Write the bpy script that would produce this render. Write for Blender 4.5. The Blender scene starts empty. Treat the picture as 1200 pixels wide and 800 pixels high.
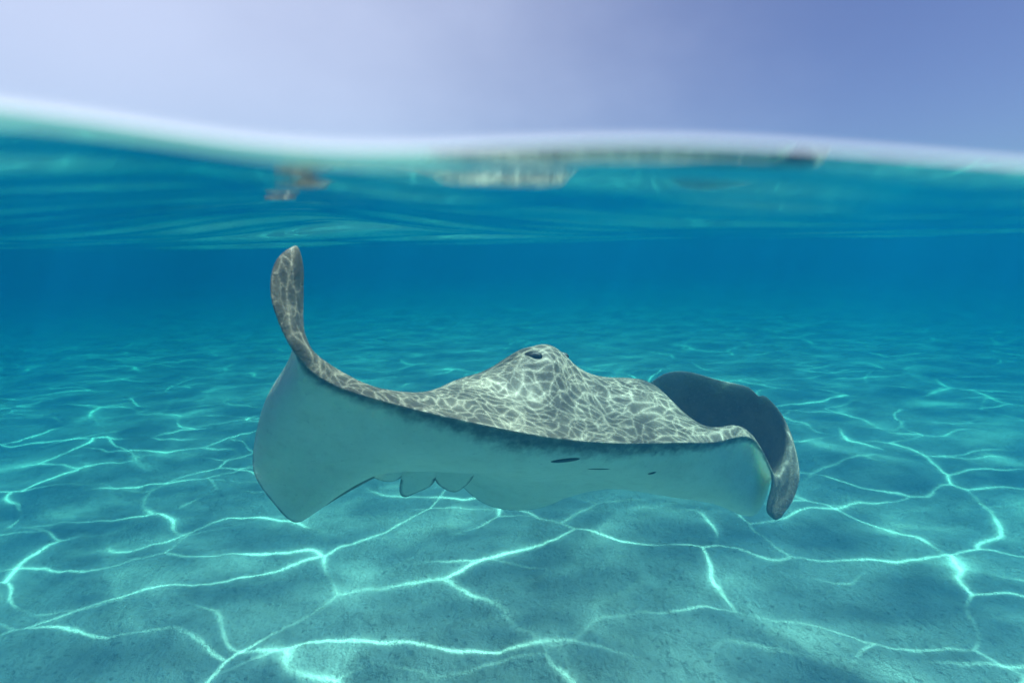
import bpy, bmesh, math, random
import numpy as np
from mathutils import Vector, Matrix

sc = bpy.context.scene
col = sc.collection

# ------------------------------------------------------------------ camera
cam_d = bpy.data.cameras.new('camera')
cam_d.sensor_width = 36.0
cam_d.lens = 18.0
cam_d.clip_start = 0.01
cam_d.clip_end = 400.0
cam_d.dof.use_dof = True
cam_d.dof.focus_distance = 1.75
cam_d.dof.aperture_fstop = 18.0 / (0.0075 * 1000)
cam = bpy.data.objects.new('camera', cam_d)
col.objects.link(cam)
cam.location = (0, 0, 0)
cam.rotation_euler = (Matrix.Rotation(math.radians(90) - math.atan(113 / 600), 3, 'X') @ Matrix.Rotation(math.radians(-1.2), 3, 'Z')).to_euler()
sc.camera = cam

# ------------------------------------------------------------------ sky and sun
SUN_EL = math.radians(67)
SUN_AZ = math.radians(76)          # from +Y towards +X
S = Vector((math.sin(SUN_AZ) * math.cos(SUN_EL), math.cos(SUN_AZ) * math.cos(SUN_EL), math.sin(SUN_EL)))
world = bpy.data.worlds.new('World')
sc.world = world
world.use_nodes = True
wt = world.node_tree
wt.nodes.clear()
w_out = wt.nodes.new('ShaderNodeOutputWorld')
w_bg = wt.nodes.new('ShaderNodeBackground')
w_bg.inputs['Strength'].default_value = 0.0500
w_sky = wt.nodes.new('ShaderNodeTexSky')
w_sky.sky_type = 'NISHITA'
w_sky.sun_disc = False
w_sky.sun_elevation = SUN_EL
w_sky.sun_rotation = SUN_AZ
w_sky.air_density = 1.0
w_sky.dust_density = 0.6
w_sky.ozone_density = 2.5
w_tint = wt.nodes.new('ShaderNodeMix')
w_tint.data_type = 'RGBA'
w_tint.blend_type = 'MULTIPLY'
w_tint.inputs['Factor'].default_value = 1.0
w_tint.inputs['B'].default_value = (0.92, 0.79, 1.06, 1)
# thin veil of high cloud put in to brighten the left sky, away from the sun
w_tc = wt.nodes.new('ShaderNodeTexCoord')
w_no = wt.nodes.new('ShaderNodeTexNoise')
w_no.inputs['Scale'].default_value = 2.2
w_no.inputs['Detail'].default_value = 5.0
w_no.inputs['Roughness'].default_value = 0.5
w_mp = wt.nodes.new('ShaderNodeMapping')
w_mp.inputs['Scale'].default_value = (1.0, 1.0, 1.6)
w_mp.inputs['Rotation'].default_value = (0.3, 0.5, 0.2)
wt.links.new(w_tc.outputs['Generated'], w_mp.inputs['Vector'])
wt.links.new(w_mp.outputs[0], w_no.inputs['Vector'])
w_dot = wt.nodes.new('ShaderNodeVectorMath'); w_dot.operation = 'DOT_PRODUCT'
w_dot.inputs[1].default_value = (-0.82, 0.48, 0.31)
wt.links.new(w_tc.outputs['Generated'], w_dot.inputs[0])
w_ad = wt.nodes.new('ShaderNodeMath'); w_ad.operation = 'MULTIPLY_ADD'
wt.links.new(w_no.outputs['Fac'], w_ad.inputs[0]); w_ad.inputs[1].default_value = 0.5
wt.links.new(w_dot.outputs['Value'], w_ad.inputs[2])
w_rg = wt.nodes.new('ShaderNodeMapRange'); w_rg.interpolation_type = 'SMOOTHSTEP'
wt.links.new(w_ad.outputs[0], w_rg.inputs['Value'])
w_rg.inputs['From Min'].default_value = 0.2; w_rg.inputs['From Max'].default_value = 1.35
w_rg.inputs['To Min'].default_value = 0.0; w_rg.inputs['To Max'].default_value = 0.75
w_cl = wt.nodes.new('ShaderNodeMix'); w_cl.data_type = 'RGBA'
w_cl.inputs['B'].default_value = (10.4, 10.7, 14.0, 1)
wt.links.new(w_rg.outputs[0], w_cl.inputs['Factor'])
wt.links.new(w_tint.outputs['Result'], w_cl.inputs['A'])
wt.links.new(w_sky.outputs['Color'], w_tint.inputs['A'])
wt.links.new(w_cl.outputs['Result'], w_bg.inputs['Color'])
wt.links.new(w_bg.outputs['Background'], w_out.inputs['Surface'])

sun_d = bpy.data.lights.new('sun', 'SUN')
sun_d.energy = 5.0
sun_d.angle = math.radians(0.5)
sun_d.color = (1.0, 0.96, 0.9)
sun = bpy.data.objects.new('sun', sun_d)
col.objects.link(sun)
sun.rotation_euler = S.to_track_quat('Z', 'Y').to_euler()

sc.view_settings.view_transform = 'Standard'
sc.view_settings.look = 'None'
sc.view_settings.gamma = 1.0
sc.view_settings.use_curve_mapping = False
sc.view_settings.exposure = 0.75

cy = sc.cycles
cy.use_denoising = True
cy.use_adaptive_sampling = True
cy.adaptive_threshold = 0.02
cy.max_bounces = 10
cy.diffuse_bounces = 3
cy.glossy_bounces = 3
cy.transmission_bounces = 4
cy.volume_bounces = 3
cy.transparent_max_bounces = 12
cy.caustics_reflective = False
cy.caustics_refractive = False
cy.sample_clamp_indirect = 4.0

# ------------------------------------------------------------------ node helpers
class NT:
    def __init__(self, name):
        self.mat = bpy.data.materials.new(name)
        self.mat.use_nodes = True
        self.t = self.mat.node_tree
        self.t.nodes.clear()
        self.out = self.t.nodes.new('ShaderNodeOutputMaterial')
    def n(self, kind, **kw):
        nd = self.t.nodes.new(kind)
        for k, v in kw.items():
            if k.startswith('i_'):
                nd.inputs[k[2:].replace('_', ' ')].default_value = v
            else:
                setattr(nd, k, v)
        return nd
    def l(self, a, b):
        self.t.links.new(a, b)
    def math(self, op, a, b=None, c=None, clamp=False):
        nd = self.t.nodes.new('ShaderNodeMath')
        nd.operation = op
        nd.use_clamp = clamp
        for i, v in enumerate((a, b, c)):
            if v is None:
                continue
            if isinstance(v, (int, float)):
                nd.inputs[i].default_value = v
            else:
                self.l(v, nd.inputs[i])
        return nd.outputs[0]
    def vmath(self, op, a, b=None):
        nd = self.t.nodes.new('ShaderNodeVectorMath')
        nd.operation = op
        for i, v in enumerate((a, b)):
            if v is None:
                continue
            if isinstance(v, (tuple, list)):
                nd.inputs[i].default_value = v
            else:
                self.l(v, nd.inputs[i])
        return nd.outputs[0]
    def rng(self, v, a, b, c, d, kind='SMOOTHSTEP'):
        nd = self.t.nodes.new('ShaderNodeMapRange')
        nd.interpolation_type = kind
        self.l(v, nd.inputs['Value'])
        nd.inputs['From Min'].default_value = a
        nd.inputs['From Max'].default_value = b
        nd.inputs['To Min'].default_value = c
        nd.inputs['To Max'].default_value = d
        return nd.outputs[0]
    def noise(self, vec, scale, detail=2.0, rough=0.5, dist=0.0, out='Fac'):
        nd = self.t.nodes.new('ShaderNodeTexNoise')
        self.l(vec, nd.inputs['Vector'])
        nd.inputs['Scale'].default_value = scale
        nd.inputs['Detail'].default_value = detail
        nd.inputs['Roughness'].default_value = rough
        nd.inputs['Distortion'].default_value = dist
        return nd.outputs[out]
    def mixc(self, fac, a, b, blend='MIX'):
        nd = self.t.nodes.new('ShaderNodeMix')
        nd.data_type = 'RGBA'
        nd.blend_type = blend
        for key, v in (('Factor', fac), ('A', a), ('B', b)):
            if isinstance(v, (int, float)):
                nd.inputs[key].default_value = v
            elif isinstance(v, (tuple, list)):
                nd.inputs[key].default_value = (*v[:3], 1)
            else:
                self.l(v, nd.inputs[key])
        return nd.outputs['Result']

def mesh_obj(name, verts, faces, mats=(), parent=None, smooth=True, mat_idx=None):
    me = bpy.data.meshes.new(name)
    me.from_pydata([tuple(map(float, v)) for v in verts], [], [tuple(int(i) for i in f) for f in faces])
    for m in mats:
        me.materials.append(m)
    if smooth:
        me.polygons.foreach_set('use_smooth', [True] * len(me.polygons))
    if mat_idx is not None:
        me.polygons.foreach_set('material_index', [int(i) for i in mat_idx])
    me.update()
    o = bpy.data.objects.new(name, me)
    col.objects.link(o)
    o.parent = parent
    return o

def grid_faces(ni, nj, base=0):
    i, j = np.meshgrid(np.arange(ni - 1), np.arange(nj - 1), indexing='ij')
    a = (i * nj + j).ravel() + base
    return np.stack([a, a + 1, a + nj + 1, a + nj], 1)

rs = np.random.RandomState(7)

# ------------------------------------------------------------------ water surface
EDGE = np.array([(-0.1843, 0.0464), (-0.148, 0.0422), (-0.1236, 0.0389), (-0.0993, 0.0342), (-0.0746, 0.0301), (-0.0495, 0.0277), (-0.0242, 0.0277), (0.0012, 0.0286), (0.0265, 0.0293), (0.0519, 0.0288), (0.0773, 0.0271), (0.1029, 0.0249), (0.1287, 0.0224), (0.1546, 0.0197), (0.1937, 0.0167)])
DOME_Y = 0.16
def edge_z(x):
    # crest of the water where it laps the glass of the camera housing
    k = np.interp(x, EDGE[:, 0], EDGE[:, 1])
    acc = 0
    for dx, w in ((-.03, .15), (-.015, .2), (0, .3), (.015, .2), (.03, .15)):
        acc = acc + w * np.interp(x + dx, EDGE[:, 0], EDGE[:, 1])
    return acc
LEVEL = 0.031
WAVES = []
for k in range(26):
    lam = 0.16 * (1.16 ** k)
    ang = rs.normal(0, 0.30)
    WAVES.append((lam, math.cos(ang), math.sin(ang), rs.uniform(0, 6.28), 0.024 * lam / 6.28 * (1.3 if lam < .6 else 1.0) * min(1, (1.6 / lam) ** 1.5)))
RIPPLES = []
for k in range(9):
    ang = rs.uniform(-.45, .45)
    lam = rs.uniform(.035, .13)
    RIPPLES.append((lam, math.cos(ang), math.sin(ang), rs.uniform(0, 6.28), 0.026 * lam / 6.28))
def water_z(x, y, dy):
    near = np.exp(-(np.clip(y - DOME_Y, 0, None) / 0.45) ** 2)
    q = np.clip(y - DOME_Y, 0, None)
    base = LEVEL + (edge_z(x) - LEVEL) * near - (0.075 * np.exp(-((x - .025) / .07) ** 2) - 0.09 * np.exp(-((x + .10) / .05) ** 2)) * q * np.exp(-(q / 0.10) ** 2)
    # swell added over the raised wing tip to shift its mirror image
    a_ = np.clip((y - .15) / .85, 0, 1); b_ = np.clip((y - 1.15) / 1.2, 0, 1)
    swell = a_ * a_ * (3 - 2 * a_) * (1 - b_ * b_ * (3 - 2 * b_))
    base = base + .050 * swell * np.exp(-((x + .42 * np.minimum(y, 1.1)) / .30) ** 2)
    # little ripples running along the glass
    rip = np.zeros_like(x)
    for lam, ca, sa, ph, am in RIPPLES:
        rip = rip + am * np.sin(6.2832 / lam * (ca * y + sa * x) + ph)
    base = base + rip * np.clip(q / .03, 0, 1) * np.exp(-(q / .6) ** 2)
    ramp = np.clip((np.abs(y) - DOME_Y) / 1.2, 0, 1) ** 0.8
    z = np.zeros_like(x)
    for lam, ca, sa, ph, am in WAVES:
        fade = np.clip(lam / (dy * 5.0) - 0.6, 0, 1)
        z = z + am * fade * np.sin(6.2832 / lam * (ca * y + sa * x) + ph)
    return base + z * ramp
ny, nx = 330, 240
ys = DOME_Y * (70 / DOME_Y) ** (np.arange(ny) / (ny - 1))
us = np.linspace(-1, 1, nx)
Y, U = np.meshgrid(ys, us, indexing='ij')
X = U * (0.9 + 1.25 * Y)
DY = np.maximum(Y * 0.0177, (0.9 + 1.25 * Y) * 2 / nx * 0.5)
Z = water_z(X, Y, DY)
wv = np.stack([X, Y, Z], -1).reshape(-1, 3)
wf = grid_faces(ny, nx)
# the water behind the housing
ys2 = np.linspace(-9, -0.45, 60)
Y2, U2 = np.meshgrid(ys2, np.linspace(-9, 9, 60), indexing='ij')
Z2 = water_z(U2, Y2, np.full_like(Y2, 0.25)) * 0 + LEVEL
wv2 = np.stack([U2, Y2, Z2], -1).reshape(-1, 3)
wf2 = grid_faces(60, 60, len(wv))

m = NT('water_surface')
geo = m.n('ShaderNodeNewGeometry')
pos = geo.outputs['Position']
def caustic(scale, warp_scale, warp, width, power, seed, stretch=1.3):
    """bright focused lines that the ripples throw down: distance to warped cell borders"""
    p0 = m.vmath('ADD', m.vmath('MULTIPLY', pos, (1, 1, 0)), (seed, seed * 1.7, seed * .3))
    nz = m.noise(p0, warp_scale, 1.5, 0.5, 0, 'Color')
    p1 = m.vmath('ADD', p0, m.vmath('MULTIPLY', m.vmath('SUBTRACT', nz, (.5, .5, .5)), (warp, warp, 0)))
    vor = m.n('ShaderNodeTexVoronoi', feature='DISTANCE_TO_EDGE', voronoi_dimensions='2D')
    mp = m.n('ShaderNodeMapping')
    m.l(p1, mp.inputs['Vector'])
    mp.inputs['Rotation'].default_value = (0, 0, 0.25)
    mp.inputs['Scale'].default_value = (1, stretch, 1)
    m.l(mp.outputs[0], vor.inputs['Vector'])
    vor.inputs['Scale'].default_value = scale
    vor.inputs['Randomness'].default_value = 1.0
    d = vor.outputs['Distance']
    wn = m.rng(m.noise(p0, warp_scale * 1.3, 2.0), 0.36, 0.68, width * .04, width * 2.2, 'LINEAR')
    return m.math('POWER', m.math('DIVIDE', wn, m.math('ADD', d, wn)), power)
def web(k, stretch, rot, t, warp, warp_scale, power, seed):
    """painted folds of light: repeated sine warps whose envelopes pile up into bright branching lines"""
    p0 = m.vmath('MULTIPLY', pos, (1, 1, 0))
    nz = m.noise(m.vmath('ADD', p0, (seed, seed * 1.3, 0)), warp_scale, 1.0, .5, 0, 'Color')
    p1 = m.vmath('ADD', p0, m.vmath('MULTIPLY', m.vmath('SUBTRACT', nz, (.5, .5, .5)), (warp, warp, 0)))
    mp = m.n('ShaderNodeMapping')
    m.l(p1, mp.inputs['Vector'])
    mp.inputs['Location'].default_value = (seed, seed * .7, 0)
    mp.inputs['Rotation'].default_value = (0, 0, rot)
    mp.inputs['Scale'].default_value = (k, k * stretch, 1)
    sp = m.n('ShaderNodeSeparateXYZ'); m.l(mp.outputs[0], sp.inputs[0])
    px, py = sp.outputs[0], sp.outputs[1]
    ix, iy, acc = px, py, None
    for n in range(5):
        tn = t * (1 - 3.5 / (n + 1))
        nx_ = m.math('ADD', px, m.math('ADD', m.math('COSINE', m.math('SUBTRACT', tn, ix)), m.math('SINE', m.math('ADD', iy, tn))))
        ny_ = m.math('ADD', py, m.math('ADD', m.math('SINE', m.math('SUBTRACT', tn, iy)), m.math('COSINE', m.math('ADD', ix, tn))))
        ix, iy = nx_, ny_
        a = m.math('SINE', m.math('ADD', ix, tn)); b = m.math('COSINE', m.math('ADD', iy, tn))
        ab = m.math('ABSOLUTE', m.math('MULTIPLY', a, b))
        ln = m.math('SQRT', m.math('ADD', m.math('ADD', m.math('MULTIPLY', a, a), m.math('MULTIPLY', b, b)), 1e-5))
        q = m.math('DIVIDE', ab, m.math('MULTIPLY', ln, 1.25))
        acc = q if acc is None else m.math('ADD', acc, q)
    c = m.math('POWER', m.math('DIVIDE', m.math('ADD', acc, 1.0), 5.0), 1.4)
    return m.math('POWER', m.math('ABSOLUTE', m.math('SUBTRACT', 1.17, c)), power)
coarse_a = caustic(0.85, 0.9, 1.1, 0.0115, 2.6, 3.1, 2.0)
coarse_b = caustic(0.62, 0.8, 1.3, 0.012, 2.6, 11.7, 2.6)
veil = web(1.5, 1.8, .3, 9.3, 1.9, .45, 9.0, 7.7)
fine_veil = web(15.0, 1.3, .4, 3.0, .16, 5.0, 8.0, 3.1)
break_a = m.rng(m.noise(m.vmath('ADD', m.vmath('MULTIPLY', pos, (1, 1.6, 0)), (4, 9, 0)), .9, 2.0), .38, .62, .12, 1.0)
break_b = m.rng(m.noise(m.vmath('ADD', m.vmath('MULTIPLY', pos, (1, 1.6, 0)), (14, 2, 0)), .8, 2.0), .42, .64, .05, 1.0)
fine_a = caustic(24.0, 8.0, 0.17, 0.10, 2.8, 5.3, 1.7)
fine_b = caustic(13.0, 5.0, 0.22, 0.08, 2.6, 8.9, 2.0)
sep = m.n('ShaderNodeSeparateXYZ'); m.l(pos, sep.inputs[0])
# finer light lines are painted into the patch of surface above the ray
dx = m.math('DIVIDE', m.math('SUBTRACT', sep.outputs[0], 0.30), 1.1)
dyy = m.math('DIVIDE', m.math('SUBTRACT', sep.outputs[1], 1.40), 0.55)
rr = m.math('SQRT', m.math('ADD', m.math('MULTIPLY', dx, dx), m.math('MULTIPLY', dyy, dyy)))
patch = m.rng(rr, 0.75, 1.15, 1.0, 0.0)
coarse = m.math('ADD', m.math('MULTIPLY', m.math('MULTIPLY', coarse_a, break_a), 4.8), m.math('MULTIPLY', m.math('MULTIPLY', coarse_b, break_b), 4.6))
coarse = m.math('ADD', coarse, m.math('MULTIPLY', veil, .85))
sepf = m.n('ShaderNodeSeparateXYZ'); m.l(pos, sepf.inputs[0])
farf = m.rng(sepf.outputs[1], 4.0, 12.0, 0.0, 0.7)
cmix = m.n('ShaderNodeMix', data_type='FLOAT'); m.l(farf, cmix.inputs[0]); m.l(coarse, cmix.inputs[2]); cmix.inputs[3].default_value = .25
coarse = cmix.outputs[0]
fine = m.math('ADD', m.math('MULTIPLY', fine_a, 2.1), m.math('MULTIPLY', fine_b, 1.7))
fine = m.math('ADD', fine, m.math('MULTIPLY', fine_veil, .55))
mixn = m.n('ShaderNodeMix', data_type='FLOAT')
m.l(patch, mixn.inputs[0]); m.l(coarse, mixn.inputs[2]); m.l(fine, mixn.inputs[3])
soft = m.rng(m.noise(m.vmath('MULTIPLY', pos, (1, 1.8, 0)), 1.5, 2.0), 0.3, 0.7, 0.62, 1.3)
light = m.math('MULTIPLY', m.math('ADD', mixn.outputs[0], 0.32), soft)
comb = m.n('ShaderNodeCombineXYZ')
for k in range(3):
    m.l(light, comb.inputs[k])
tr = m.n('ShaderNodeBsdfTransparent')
m.l(comb.outputs[0], tr.inputs['Color'])  # sunlight pattern sits in the transparent colour, not in refraction
gl = m.n('ShaderNodeBsdfGlossy')
gl.inputs['Roughness'].default_value = 0.02
gl.inputs['Color'].default_value = (1, 1, 1, 1)
fr = m.n('ShaderNodeFresnel')
fr.inputs['IOR'].default_value = 1.333
mx = m.n('ShaderNodeMixShader')
m.l(fr.outputs[0], mx.inputs[0]); m.l(tr.outputs[0], mx.inputs[1]); m.l(gl.outputs[0], mx.inputs[2])
m.l(mx.outputs[0], m.out.inputs['Surface'])
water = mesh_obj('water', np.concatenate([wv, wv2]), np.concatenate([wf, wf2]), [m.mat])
water['kind'] = 'structure'
water['label'] = 'rippled sea surface seen from just below'

# meniscus: the lip of water climbing the housing glass, its bright band painted in
m = NT('meniscus_film')
tr = m.n('ShaderNodeBsdfTransparent'); tr.inputs['Color'].default_value = (.80, .97, .93, 1)
tl = m.n('ShaderNodeBsdfTranslucent'); tl.inputs['Color'].default_value = (.32, .82, .76, 1)  # green stands in for the teal glow below the bright band
mx = m.n('ShaderNodeMixShader'); mx.inputs[0].default_value = 0.6
m.l(tr.outputs[0], mx.inputs[1]); m.l(tl.outputs[0], mx.inputs[2]); m.l(mx.outputs[0], m.out.inputs['Surface'])
m_lip = m.mat
m = NT('meniscus_crest')
tr = m.n('ShaderNodeBsdfTransparent'); tr.inputs['Color'].default_value = (.97, .99, 1, 1)
tl = m.n('ShaderNodeBsdfTranslucent'); tl.inputs['Color'].default_value = (.95, .97, .97, 1)  # white stands in for bright sky refracted at the waterline
mx = m.n('ShaderNodeMixShader'); mx.inputs[0].default_value = 0.3
m.l(tr.outputs[0], mx.inputs[1]); m.l(tl.outputs[0], mx.inputs[2]); m.l(mx.outputs[0], m.out.inputs['Surface'])
xe = np.linspace(-1.09, 1.09, 320)
tall = np.interp(xe, [-.2, -.05, .05, .2], [.9, .7, .45, .35])
prof = [(.024, -.0030), (.017, -.0024), (.010, -.0016), (.004, -.0008), (0.0, 0.0), (-.0012, .0004), (-.0020, .0012), (-.0024, .0024), (-.0026, .0036)]
mv = np.concatenate([np.stack([xe, np.full_like(xe, DOME_Y) + a, edge_z(xe) + b * tall], 1) for a, b in prof])
men = mesh_obj('meniscus', mv, grid_faces(len(prof), len(xe)), [m_lip, m.mat], water, True, np.repeat([0, 0, 0, 0, 1, 1, 1, 1], len(xe) - 1))
men['label'] = 'bright lip of water against the camera housing'

# ------------------------------------------------------------------ seabed
FLOOR = -1.85
def lattice(x, y, seed):
    r = np.random.RandomState(seed)
    t = r.rand(257, 257)
    xi = np.floor(x).astype(int); yi = np.floor(y).astype(int)
    fx = x - xi; fy = y - yi
    fx = fx * fx * (3 - 2 * fx); fy = fy * fy * (3 - 2 * fy)
    g = lambda a, b: t[a % 257, b % 257]
    return (g(xi, yi) * (1 - fx) + g(xi + 1, yi) * fx) * (1 - fy) + (g(xi, yi + 1) * (1 - fx) + g(xi + 1, yi + 1) * fx) * fy - .5
nyb, nxb = 620, 620
yb = np.concatenate([np.linspace(-3, 0.8, 40)[:-1], 0.8 * (75 / 0.8) ** (np.arange(nyb - 39) / (nyb - 40))])
Yb, Ub = np.meshgrid(yb, np.linspace(-1, 1, nxb), indexing='ij')
Xb = Ub * (1.2 + 1.2 * np.abs(Yb))
gap = np.maximum(np.gradient(yb)[:, None] + 0 * Xb, (1.2 + 1.2 * np.abs(Yb)) * 2 / nxb)
Zb = np.full_like(Xb, FLOOR)
for sc_, am, sd in ((0.9, .05, 1), (2.2, .03, 2), (5.0, .022, 3), (11, .018, 4), (24, .012, 5), (52, .006, 6)):
    fade = np.clip(1.0 / (sc_ * gap * 2.0) - 0.3, 0, 1)
    a = 0.6
    Zb += am * fade * lattice(sc_ * (Xb * math.cos(a) - Yb * math.sin(a)) * .8 + 31, sc_ * (Xb * math.sin(a) + Yb * math.cos(a)) * 1.25 + 57, sd)
m = NT('sand')
geo = m.n('ShaderNodeNewGeometry'); pos = geo.outputs['Position']
n1 = m.noise(pos, 1.3, 4.0, .6)
n2 = m.noise(pos, 38.0, 3.0, .6)
n4 = m.noise(pos, 5.0, 4.0, .6)
n3 = m.noise(pos, 260.0, 2.0, .6)
c = m.mixc(m.rng(n1, .3, .7, 0, 1), (.68, .675, .61), (.79, .785, .71))
c = m.mixc(m.rng(n2, .58, .70, 0, .55), c, (.22, .21, .19))  # dark specks painted in for the shade of small pits
c = m.mixc(m.rng(n4, .42, .70, 0, .5), c, (.45, .44, .38))
c = m.mixc(m.rng(n3, .55, .8, 0, .5), c, (.25, .24, .22))
b = m.n('ShaderNodeBsdfPrincipled')
m.l(c, b.inputs['Base Color']); b.inputs['Roughness'].default_value = .95
b.inputs['Specular IOR Level'].default_value = .1
hsum = m.math('ADD', m.math('MULTIPLY', n2, 1.0), m.math('MULTIPLY', n3, .35))
bp = m.n('ShaderNodeBump'); bp.inputs['Strength'].default_value = 1.0; bp.inputs['Distance'].default_value = .03
m.l(hsum, bp.inputs['Height']); m.l(bp.outputs[0], b.inputs['Normal'])
m.l(b.outputs[0], m.out.inputs['Surface'])
seabed = mesh_obj('seabed', np.stack([Xb, Yb, Zb], -1).reshape(-1, 3), grid_faces(nyb, nxb), [m.mat])
seabed['kind'] = 'structure'
seabed['label'] = 'pale rippled sand seabed crossed by lines of sunlight'

# ------------------------------------------------------------------ stingray
DC = np.array([
 [(-0.4628,1.12,0.0078), (-0.4618,1.122,0.0077), (-0.4612,1.125,0.0077), (-0.4602,1.127,0.0068), (-0.4597,1.13,0.0059)],
 [(-0.4843,1.08,-0.0179), (-0.4733,1.092,-0.0167), (-0.4648,1.105,-0.0207), (-0.4588,1.12,-0.0267), (-0.4604,1.14,-0.0366)],
 [(-0.4905,1.05,-0.072), (-0.4812,1.068,-0.0737), (-0.4724,1.088,-0.0772), (-0.466,1.115,-0.0832), (-0.4677,1.15,-0.0899)],
 [(-0.4828,1.04,-0.1235), (-0.4741,1.06,-0.1245), (-0.4694,1.085,-0.1314), (-0.4705,1.12,-0.1454), (-0.4996,1.19,-0.1727)],
 [(-0.4616,1.04,-0.1896), (-0.4523,1.065,-0.1891), (-0.4547,1.1,-0.2013), (-0.4893,1.16,-0.2321), (-0.5462,1.22,-0.269)],
 [(-0.4326,1.06,-0.2495), (-0.4195,1.09,-0.2437), (-0.4481,1.15,-0.2751), (-0.5395,1.21,-0.3266), (-0.6256,1.25,-0.3717)],
 [(-0.3831,1.08,-0.2936), (-0.38,1.13,-0.2896), (-0.4237,1.22,-0.3493), (-0.5805,1.265,-0.4625), (-0.6898,1.28,-0.5204)],
 [(-0.3258,1.1,-0.3241), (-0.3253,1.17,-0.3305), (-0.3781,1.3,-0.4444), (-0.5497,1.33,-0.587), (-0.7062,1.31,-0.6168)],
 [(-0.2568,1.125,-0.3554), (-0.2622,1.23,-0.3624), (-0.2933,1.38,-0.4741), (-0.4861,1.41,-0.6647), (-0.6712,1.33,-0.7095)],
 [(-0.1739,1.15,-0.3882), (-0.1828,1.3,-0.3851), (-0.1998,1.48,-0.4253), (-0.4353,1.5,-0.686), (-0.6223,1.36,-0.7724)],
 [(-0.0866,1.18,-0.4219), (-0.0969,1.36,-0.3952), (-0.1009,1.55,-0.4036), (-0.3234,1.62,-0.6921), (-0.5663,1.48,-0.7362)],
 [(0.0059,1.21,-0.4548), (0.0018,1.4,-0.409), (0.007,1.56,-0.34), (-0.1646,1.78,-0.7147), (-0.4876,1.6,-0.7373)],
 [(0.0639,1.225,-0.473), (0.0656,1.42,-0.4188), (0.0667,1.58,-0.3236), (-0.0989,1.83,-0.7534), (-0.3949,1.67,-0.7531)],
 [(0.1262,1.245,-0.4914), (0.1288,1.44,-0.4338), (0.1247,1.6,-0.3289), (-0.016,1.87,-0.8069), (-0.2814,1.74,-0.781)],
 [(0.2303,1.275,-0.5149), (0.2345,1.46,-0.471), (0.2329,1.63,-0.4231), (0.1246,1.9,-0.8769), (-0.1485,1.8,-0.9424)],
 [(0.3536,1.315,-0.5361), (0.3724,1.46,-0.5085), (0.3878,1.68,-0.4601), (0.3682,1.94,-0.8274), (0.0525,1.83,-1.009)],
 [(0.4857,1.36,-0.5546), (0.5045,1.47,-0.5418), (0.5112,1.7,-0.5168), (0.5487,1.92,-0.7336), (0.2986,1.93,-0.913)],
 [(0.6029,1.41,-0.5719), (0.6141,1.465,-0.5586), (0.6282,1.6,-0.6596), (0.7303,1.86,-0.7668), (0.5694,1.98,-0.5377)],
 [(0.7139,1.46,-0.586), (0.722,1.5,-0.5879), (0.7639,1.62,-0.747), (0.8626,1.8,-0.7456), (0.7798,1.91,-0.5237)],
 [(0.7781,1.485,-0.664), (0.8016,1.53,-0.7218), (0.8549,1.61,-0.7968), (0.9259,1.73,-0.7446), (0.8982,1.81,-0.545)],
 [(0.8099,1.5,-0.7426), (0.8371,1.53,-0.7577), (0.8841,1.58,-0.7437), (0.9313,1.65,-0.6927), (0.9462,1.7,-0.6189)],
 [(0.7943,1.49,-0.8183), (0.833,1.52,-0.8086), (0.8798,1.555,-0.7857), (0.9235,1.59,-0.7461), (0.9538,1.63,-0.7095)],
 [(0.7995,1.49,-0.8535), (0.8313,1.51,-0.8536), (0.8682,1.53,-0.8415), (0.9105,1.555,-0.8195), (0.9384,1.58,-0.7872)],
 [(0.8282,1.5,-0.8805), (0.8354,1.503,-0.8824), (0.8417,1.505,-0.8807), (0.8481,1.507,-0.8791), (0.8551,1.51,-0.8779)],
])
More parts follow.
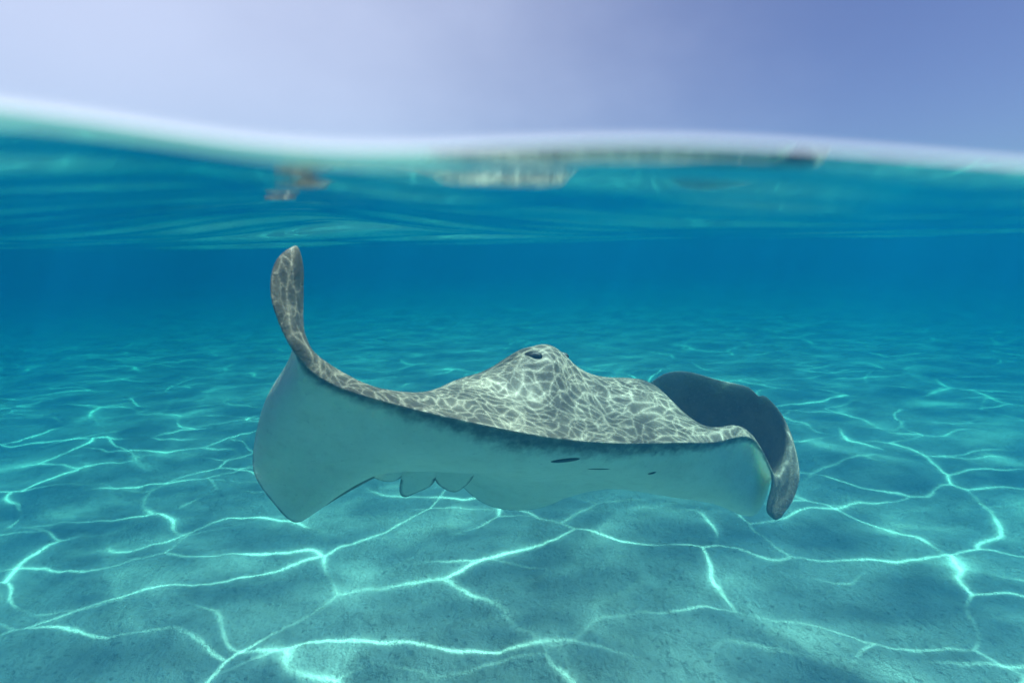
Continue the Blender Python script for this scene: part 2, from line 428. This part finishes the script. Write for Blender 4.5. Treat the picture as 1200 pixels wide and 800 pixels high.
VC = np.array([
 [(-0.4628,1.12,0.0078), (-0.4618,1.122,0.0077), (-0.4612,1.125,0.0077), (-0.4602,1.127,0.0068), (-0.4597,1.13,0.0059)],
 [(-0.4843,1.08,-0.0179), (-0.4733,1.092,-0.0167), (-0.4648,1.105,-0.0207), (-0.4588,1.12,-0.0267), (-0.4604,1.14,-0.0366)],
 [(-0.4905,1.05,-0.072), (-0.4812,1.068,-0.0737), (-0.4724,1.088,-0.0772), (-0.466,1.115,-0.0832), (-0.4677,1.15,-0.0899)],
 [(-0.4828,1.04,-0.1235), (-0.4741,1.06,-0.1245), (-0.4694,1.085,-0.1314), (-0.4705,1.12,-0.1454), (-0.4996,1.19,-0.1727)],
 [(-0.4616,1.04,-0.1896), (-0.4523,1.065,-0.1891), (-0.4547,1.1,-0.2013), (-0.4893,1.16,-0.2321), (-0.5462,1.22,-0.269)],
 [(-0.4326,1.06,-0.2495), (-0.4538,1.075,-0.2754), (-0.5038,1.12,-0.3082), (-0.5675,1.19,-0.3417), (-0.6256,1.25,-0.3717)],
 [(-0.3831,1.08,-0.2936), (-0.4217,1.1,-0.3339), (-0.4946,1.15,-0.3896), (-0.5999,1.22,-0.461), (-0.6898,1.28,-0.5204)],
 [(-0.3258,1.1,-0.3241), (-0.3672,1.13,-0.3751), (-0.4649,1.19,-0.4589), (-0.5877,1.26,-0.5546), (-0.7062,1.31,-0.6168)],
 [(-0.2568,1.125,-0.3554), (-0.2984,1.16,-0.4186), (-0.4085,1.23,-0.5219), (-0.5503,1.29,-0.6304), (-0.6712,1.33,-0.7095)],
 [(-0.1739,1.15,-0.3882), (-0.2142,1.19,-0.4645), (-0.3398,1.27,-0.555), (-0.5069,1.335,-0.6744), (-0.6223,1.36,-0.7724)],
 [(-0.0866,1.18,-0.4219), (-0.124,1.22,-0.501), (-0.2408,1.32,-0.5769), (-0.4309,1.43,-0.6618), (-0.5663,1.48,-0.7362)],
 [(0.0059,1.21,-0.4548), (-0.0284,1.25,-0.539), (-0.1304,1.38,-0.632), (-0.3056,1.52,-0.6896), (-0.4876,1.6,-0.7373)],
 [(0.0639,1.225,-0.473), (0.0384,1.265,-0.5541), (-0.0452,1.4,-0.6431), (-0.2262,1.57,-0.7083), (-0.3949,1.67,-0.7531)],
 [(0.1262,1.245,-0.4914), (0.1027,1.285,-0.5715), (0.0298,1.43,-0.6804), (-0.1247,1.62,-0.7548), (-0.2814,1.74,-0.781)],
 [(0.2303,1.275,-0.5149), (0.2219,1.315,-0.5875), (0.1868,1.46,-0.7037), (0.0635,1.67,-0.8821), (-0.1485,1.8,-0.9424)],
 [(0.3536,1.315,-0.5361), (0.3589,1.355,-0.6185), (0.3614,1.5,-0.7498), (0.2343,1.71,-0.864), (0.0525,1.83,-1.009)],
 [(0.4857,1.36,-0.5546), (0.4962,1.395,-0.6396), (0.5368,1.52,-0.799), (0.4457,1.76,-0.86), (0.2986,1.93,-0.913)],
 [(0.6029,1.41,-0.5719), (0.62,1.44,-0.6627), (0.6806,1.545,-0.8392), (0.7409,1.81,-0.9012), (0.5694,1.98,-0.5377)],
 [(0.7139,1.46,-0.586), (0.7411,1.505,-0.6832), (0.7856,1.55,-0.8716), (0.8973,1.75,-0.8586), (0.7798,1.91,-0.5237)],
 [(0.7781,1.485,-0.664), (0.8016,1.53,-0.7218), (0.8549,1.61,-0.7968), (0.9259,1.73,-0.7446), (0.8982,1.81,-0.545)],
 [(0.8099,1.5,-0.7426), (0.8371,1.53,-0.7577), (0.8841,1.58,-0.7437), (0.9313,1.65,-0.6927), (0.9462,1.7,-0.6189)],
 [(0.7943,1.49,-0.8183), (0.833,1.52,-0.8086), (0.8798,1.555,-0.7857), (0.9235,1.59,-0.7461), (0.9538,1.63,-0.7095)],
 [(0.7995,1.49,-0.8535), (0.8313,1.51,-0.8536), (0.8682,1.53,-0.8415), (0.9105,1.555,-0.8195), (0.9384,1.58,-0.7872)],
 [(0.8282,1.5,-0.8805), (0.8354,1.503,-0.8824), (0.8417,1.505,-0.8807), (0.8481,1.507,-0.8791), (0.8551,1.51,-0.8779)],
])
def nat_spline(t, P, q):
    """natural cubic spline through P at knots t, evaluated at q (P: n x k)"""
    n = len(t); h = np.diff(t)
    A = np.zeros((n, n)); R = np.zeros((n, P.shape[1]))
    A[0, 0] = A[-1, -1] = 1
    for i in range(1, n - 1):
        A[i, i - 1] = h[i - 1]; A[i, i] = 2 * (h[i - 1] + h[i]); A[i, i + 1] = h[i]
        R[i] = 6 * ((P[i + 1] - P[i]) / h[i] - (P[i] - P[i - 1]) / h[i - 1])
    Mx = np.linalg.solve(A, R)
    i = np.clip(np.searchsorted(t, q, side='right') - 1, 0, n - 2)
    a = (t[i + 1] - q)[:, None]; b = (q - t[i])[:, None]; hh = h[i][:, None]
    return (Mx[i] * a ** 3 + Mx[i + 1] * b ** 3) / (6 * hh) + (P[i] / hh - Mx[i] * hh / 6) * a + (P[i + 1] / hh - Mx[i + 1] * hh / 6) * b
NS, NTT = 300, 64
def surf(C):
    ncol, nrow, _ = C.shape
    # shared parameters so that both faces agree along the margin
    mid = (DC + VC) / 2
    ts = np.concatenate([[0], np.cumsum(np.mean(np.sqrt(np.linalg.norm(np.diff(mid, axis=0), axis=2)), 1))])
    ts /= ts[-1]
    q = np.linspace(0, 1, NS)
    rows = nat_spline(ts, C.reshape(ncol, -1), q).reshape(NS, nrow, 3)
    v = 0.5 - 0.5 * np.cos(np.linspace(0, math.pi, NTT))
    out = np.zeros((NS, NTT, 3))
    for k in range(NS):
        L = np.sqrt(np.linalg.norm(np.diff(rows[k], axis=0), axis=1)) + 1e-5
        tk = np.concatenate([[0], np.cumsum(L)]); tk /= tk[-1]
        out[k] = nat_spline(tk, rows[k], v)
    return out
SD, SV = surf(DC), surf(VC)
SM = (SD + SV) / 2
du = np.gradient(SM, axis=0); dv = np.gradient(SM, axis=1)
Nn = np.cross(du, dv); Nn /= np.linalg.norm(Nn, axis=2, keepdims=True) + 1e-9
if Nn[NS // 2, NTT // 3, 2] < 0:
    Nn = -Nn
vv = 0.5 - 0.5 * np.cos(np.linspace(0, math.pi, NTT))
ss = np.linspace(0, 1, NS)
w_t = np.clip(np.minimum(vv, 1 - vv) / .10, 0, 1) ** .5
w_s = np.clip(np.minimum(ss, 1 - ss) / .04, 0, 1) ** .5
thick = 0.006 * w_s[:, None] * w_t[None, :] * (1 + .6 * np.clip(np.minimum(vv, 1 - vv) / .3, 0, 1))[None, :]
SD = SD + Nn * thick[..., None]
SV = SV - Nn * thick[..., None]
s_n = ss[np.argmin(((SM[:, -1] - np.array((0.8982, 1.81, -0.545))) ** 2).sum(1))]
pull = np.exp(-((ss - s_n) / .006) ** 2)[:, None] * np.clip((vv - .86) / .14, 0, 1)[None, :] ** 1.5
for A_ in (SD, SV):
    A_ += (A_[:, NTT * 2 // 3][:, None] - A_) * pull[..., None] * .11
# eye bulges and the fold behind them
nd = np.cross(np.gradient(SD, axis=0), np.gradient(SD, axis=1)); nd /= np.linalg.norm(nd, axis=2, keepdims=True) + 1e-9
if (nd * Nn).sum() < 0:
    nd = -nd
def bulge(P, c, r, amp, n):
    d2 = ((P - np.array(c)) ** 2).sum(2) / r ** 2
    return P + n * (amp * np.exp(-d2))[..., None]
EYE_A = np.array((0.0533, 1.52, -0.3482)); EYE_B = np.array((0.1528, 1.64, -0.3634))
SD = bulge(SD, EYE_A, .034, .010, nd)
SD = bulge(SD, EYE_B, .034, .012, nd)
nv = NS * NTT
verts = np.concatenate([SD.reshape(-1, 3), SV.reshape(-1, 3)])
idx_v = np.arange(nv).reshape(NS, NTT) + nv
top = np.arange(nv).reshape(NS, NTT)
idx_v[:, 0] = top[:, 0]; idx_v[:, -1] = top[:, -1]; idx_v[0] = top[0]; idx_v[-1] = top[-1]
gf = grid_faces(NS, NTT)
gfv = np.stack([idx_v.reshape(-1)[gf[:, k]] for k in range(4)], 1)[:, ::-1]
faces = np.concatenate([gf, gfv])
midx = np.concatenate([np.zeros(len(gf)), np.ones(len(gfv))])

def skin_material(name, ventral):
    m = NT(name)
    tc = m.n('ShaderNodeTexCoord'); pos = tc.outputs['Object']
    at = m.n('ShaderNodeAttribute', attribute_name='margin')
    mg = at.outputs['Fac']
    b = m.n('ShaderNodeBsdfPrincipled')
    n1 = m.noise(pos, 9.0, 4.0, .6); n2 = m.noise(pos, 120.0, 3.0, .6); n3 = m.noise(pos, 38.0, 3.0, .6)
    if ventral:
        c = m.mixc(m.rng(n1, .3, .7, 0, 1), (.84, .84, .68), (.90, .90, .74))
        edge = m.math('ADD', mg, m.math('MULTIPLY', m.math('SUBTRACT', n3, .5), .9))
        c = m.mixc(m.rng(edge, .1, .95, .9, 0), c, (.10, .098, .092))
        c = m.mixc(m.rng(m.noise(pos, 22.0, 5.0, .65), .48, .72, 0, .3), c, (.58, .58, .46))
        c = m.mixc(m.rng(n2, .62, .72, 0, .45), c, (.40, .39, .33))
        b.inputs['Subsurface Weight'].default_value = .45
        b.inputs['Roughness'].default_value = .55
    else:
        c = m.mixc(m.rng(n1, .3, .72, 0, 1), (.18, .160, .125), (.25, .225, .175))
        c = m.mixc(m.rng(n3, .5, .75, 0, .5), c, (.145, .13, .105))
        c = m.mixc(m.rng(n2, .55, .72, 0, .55), c, (.34, .31, .26))
        b.inputs['Roughness'].default_value = .5
        b.inputs['Subsurface Weight'].default_value = .35
    m.l(c, b.inputs['Base Color'])
    b.inputs['Specular IOR Level'].default_value = .25
    b.inputs['Subsurface Radius'].default_value = (.8, 1.0, .9)
    b.inputs['Subsurface Scale'].default_value = .035
    bp = m.n('ShaderNodeBump'); bp.inputs['Strength'].default_value = .5; bp.inputs['Distance'].default_value = .005
    m.l(m.math('ADD', n2, m.math('MULTIPLY', n3, 1.5)), bp.inputs['Height']); m.l(bp.outputs[0], b.inputs['Normal'])
    m.l(b.outputs[0], m.out.inputs['Surface'])
    return m.mat
m_dorsal = skin_material('ray_back_skin', False)
m_ventral = skin_material('ray_belly_skin', True)
ray = mesh_obj('stingray', verts, faces, [m_dorsal, m_ventral], None, True, midx)
# pigment along the rim of the disc: distance from the margin, in units of the band's width
band = np.interp(ss, [0, .2, .35, .45, .6, .75, .85, 1], [.02, .025, .06, .09, .075, .04, .03, .02])
dist_e = np.linalg.norm(SV - SV[:, :1], axis=2) / band[:, None]
dist_t = np.linalg.norm(SV - SV[:, -1:], axis=2) / 0.014
mg = np.minimum(dist_e, dist_t).clip(0, 1)
at = ray.data.attributes.new('margin', 'FLOAT', 'POINT')
at.data.foreach_set('value', np.concatenate([np.ones(nv), mg.reshape(-1)]).astype(np.float32))
bm = bmesh.new(); bm.from_mesh(ray.data)
bmesh.ops.remove_doubles(bm, verts=bm.verts, dist=1e-5)
loose = [v for v in bm.verts if not v.link_faces]
bmesh.ops.delete(bm, geom=loose, context='VERTS')
bmesh.ops.recalc_face_normals(bm, faces=bm.faces)
bm.to_mesh(ray.data); bm.free()
ray['label'] = 'grey stingray with pale belly, wings curled up, gliding above the sand'
ray['category'] = 'stingray'

def ellipsoid(name, c, ax, rad, mat, parent, seg=24, rings=12):
    """ax: three unit axes, rad: three radii"""
    v = []; f = []
    for i in range(rings + 1):
        th = math.pi * i / rings
        for j in range(seg):
            ph = 2 * math.pi * j / seg
            l = (math.sin(th) * math.cos(ph), math.sin(th) * math.sin(ph), math.cos(th))
            v.append(np.array(c) + sum(np.array(ax[k]) * rad[k] * l[k] for k in range(3)))
    for i in range(rings):
        for j in range(seg):
            f.append((i * seg + j, i * seg + (j + 1) % seg, (i + 1) * seg + (j + 1) % seg, (i + 1) * seg + j))
    return mesh_obj(name, v, f, [mat], parent)
def frame_at(P, N, c):
    d = ((P - np.array(c)) ** 2).sum(2)
    i, j = np.unravel_index(np.argmin(d), d.shape)
    n = N[i, j]; p = P[i, j]
    x = np.array((1, 0, 0)) - n * n[0]; x /= np.linalg.norm(x)
    return p, x, np.cross(n, x), n
m = NT('eye_dark'); b = m.n('ShaderNodeBsdfPrincipled'); b.inputs['Base Color'].default_value = (.018, .016, .013, 1)
b.inputs['Roughness'].default_value = .5; m.l(b.outputs[0], m.out.inputs['Surface']); m_eye = m.mat
m = NT('slit_dark'); b = m.n('ShaderNodeBsdfPrincipled')
c = m.noise(m.n('ShaderNodeTexCoord').outputs['Object'], 60, 2)
m.l(m.mixc(c, (.07, .06, .05), (.13, .11, .09)), b.inputs['Base Color']); b.inputs['Roughness'].default_value = .8
m.l(b.outputs[0], m.out.inputs['Surface']); m_slit = m.mat
ndv = -np.cross(np.gradient(SV, axis=0), np.gradient(SV, axis=1)); ndv /= np.linalg.norm(ndv, axis=2, keepdims=True) + 1e-9
nd = np.cross(np.gradient(SD, axis=0), np.gradient(SD, axis=1)); nd /= np.linalg.norm(nd, axis=2, keepdims=True) + 1e-9
if (nd * Nn).sum() < 0: nd = -nd
if (ndv * Nn).sum() > 0: ndv = -ndv
for e in (EYE_A, EYE_B):
    p, x, y, n = frame_at(SD, nd, e)
    n = n * .5 + np.array((-.15, -.85, .25)); n /= np.linalg.norm(n)
    x = np.array((1, 0, 0)) - n * n[0]; x /= np.linalg.norm(x); y = np.cross(n, x)
    ellipsoid('eye', p - n * .008, (x, y, n), (.030, .015, .012), m_eye, ray)
for nm, c, tilt, rad in (('mouth', (0.1342, 1.28, -0.5604), -.05, (.040, .0085, .003)), ('nostril', (0.2358, 1.34, -0.6167), -.16, (.034, .003, .002)), ('gill_slit', (0.3909, 1.38, -0.6568), .25, (.012, .004, .003))):
    p, x, y, n = frame_at(SV, ndv, c)
    x2 = x * math.cos(tilt) + y * math.sin(tilt); y2 = np.cross(n, x2)
    ellipsoid(nm, p, (x2, y2, n), rad, m_slit, ray, 20, 8)

FINS = [
 [(-0.3416,1.54,-0.6833), (-0.3756,1.58,-0.7456), (-0.3936,1.62,-0.8078), (-0.3855,1.64,-0.8466), (-0.3383,1.63,-0.8267), (-0.2826,1.62,-0.7947), (-0.2567,1.58,-0.7332), (-0.2646,1.54,-0.6734)],
 [(-0.2703,1.57,-0.6984), (-0.2765,1.61,-0.759), (-0.2642,1.65,-0.8099), (-0.2207,1.67,-0.8466), (-0.1843,1.67,-0.8345), (-0.1546,1.65,-0.7997), (-0.1324,1.61,-0.7438), (-0.1517,1.56,-0.6789)],
 [(-0.4718,1.5,-0.6738), (-0.4688,1.52,-0.7032), (-0.4462,1.55,-0.7356), (-0.4106,1.57,-0.755), (-0.3786,1.58,-0.7485), (-0.3521,1.57,-0.7144), (-0.3709,1.53,-0.6609), (-0.4216,1.5,-0.641)],
]
m_fin = m_ventral
for f in FINS:
    P = np.array(f); n = len(P)
    c = P.mean(0)
    # closed outline resampled smoothly
    tt = np.arange(n + 6); PP = np.concatenate([P[-3:], P, P[:3]])
    q = np.linspace(3, n + 3, 73)[:-1]
    O = nat_spline(tt.astype(float), PP, q)
    u_, s_, vt = np.linalg.svd(O - c); nn = vt[2]
    if nn[1] > 0: nn = -nn
    ring = [1.0, .97, .9, .75, .5, .25]; V_ = []; F_ = []; MG = []
    for sgn in (1, -1):
        base = len(V_)
        for r_ in ring:
            hgt = 0.010 * (1 - r_ ** 2) ** .5 * sgn
            for o_ in O:
                V_.append(c + (o_ - c) * r_ + nn * hgt); MG.append(1 if o_[2] > c[2] + .012 else min(1, (1 - r_) / .26))
        V_.append(c + nn * .010 * sgn); MG.append(1)
        for a in range(len(ring) - 1):
            for k in range(72):
                q4 = (base + a * 72 + k, base + a * 72 + (k + 1) % 72, base + (a + 1) * 72 + (k + 1) % 72, base + (a + 1) * 72 + k)
                F_.append(q4 if sgn > 0 else q4[::-1])
        for k in range(72):
            t3 = (base + 5 * 72 + k, base + 5 * 72 + (k + 1) % 72, len(V_) - 1)
            F_.append(t3 if sgn > 0 else t3[::-1])
    fo = mesh_obj('rear_lobe' if f is FINS[2] else 'pelvic_fin', V_, F_, [m_fin], ray)
    a_ = fo.data.attributes.new('margin', 'FLOAT', 'POINT'); a_.data.foreach_set('value', np.array(MG, np.float32))

# whip tail trailing away behind the body
tp = np.array([(-.11, 1.62, -.70), (-.17, 1.78, -.82), (-.15, 1.90, -.86), (-.05, 1.96, -.85), (.06, 1.98, -.80), (.16, 1.98, -.73)])
tq = nat_spline(np.arange(6.0), tp, np.linspace(0, 5, 60))
V_ = []; F_ = []
for k, p_ in enumerate(tq):
    d_ = tq[min(k + 1, 59)] - tq[max(k - 1, 0)]; d_ /= np.linalg.norm(d_)
    x_ = np.cross(d_, (0, 0, 1)); x_ /= np.linalg.norm(x_); y_ = np.cross(x_, d_)
    r_ = .030 * (1 - k / 59) ** 1.4 + .003
    for j in range(12):
        V_.append(p_ + (x_ * math.cos(j * math.pi / 6) + y_ * math.sin(j * math.pi / 6)) * r_)
for k in range(59):
    for j in range(12):
        F_.append((k * 12 + j, k * 12 + (j + 1) % 12, k * 12 + 12 + (j + 1) % 12, k * 12 + 12 + j))
F_.append(tuple(range(59 * 12, 60 * 12)))
F_.append(tuple(range(11, -1, -1)))
mesh_obj('tail', V_, F_, [m_dorsal], ray)

# ------------------------------------------------------------------ the sea water itself
m = NT('sea_water')
pv = m.n('ShaderNodeVolumePrincipled')
pv.inputs['Density'].default_value = 0.5
pv.inputs['Color'].default_value = (.003, .090, .205, 1)
pv.inputs['Absorption Color'].default_value = (.045, .60, .675, 1)
pv.inputs['Anisotropy'].default_value = 0.5
m.l(pv.outputs[0], m.out.inputs['Volume'])
B = ((-105, -12, FLOOR - 1.0), (105, 90, 0.13))
bv = [(B[i][0], B[j][1], B[k][2]) for i in (0, 1) for j in (0, 1) for k in (0, 1)]
haze = mesh_obj('haze', bv, [(0, 1, 3, 2), (4, 6, 7, 5), (0, 4, 5, 1), (2, 3, 7, 6), (0, 2, 6, 4), (1, 5, 7, 3)], [m.mat], None, False)
haze['kind'] = 'stuff'
haze['label'] = 'clear turquoise sea water that veils the distance in blue'
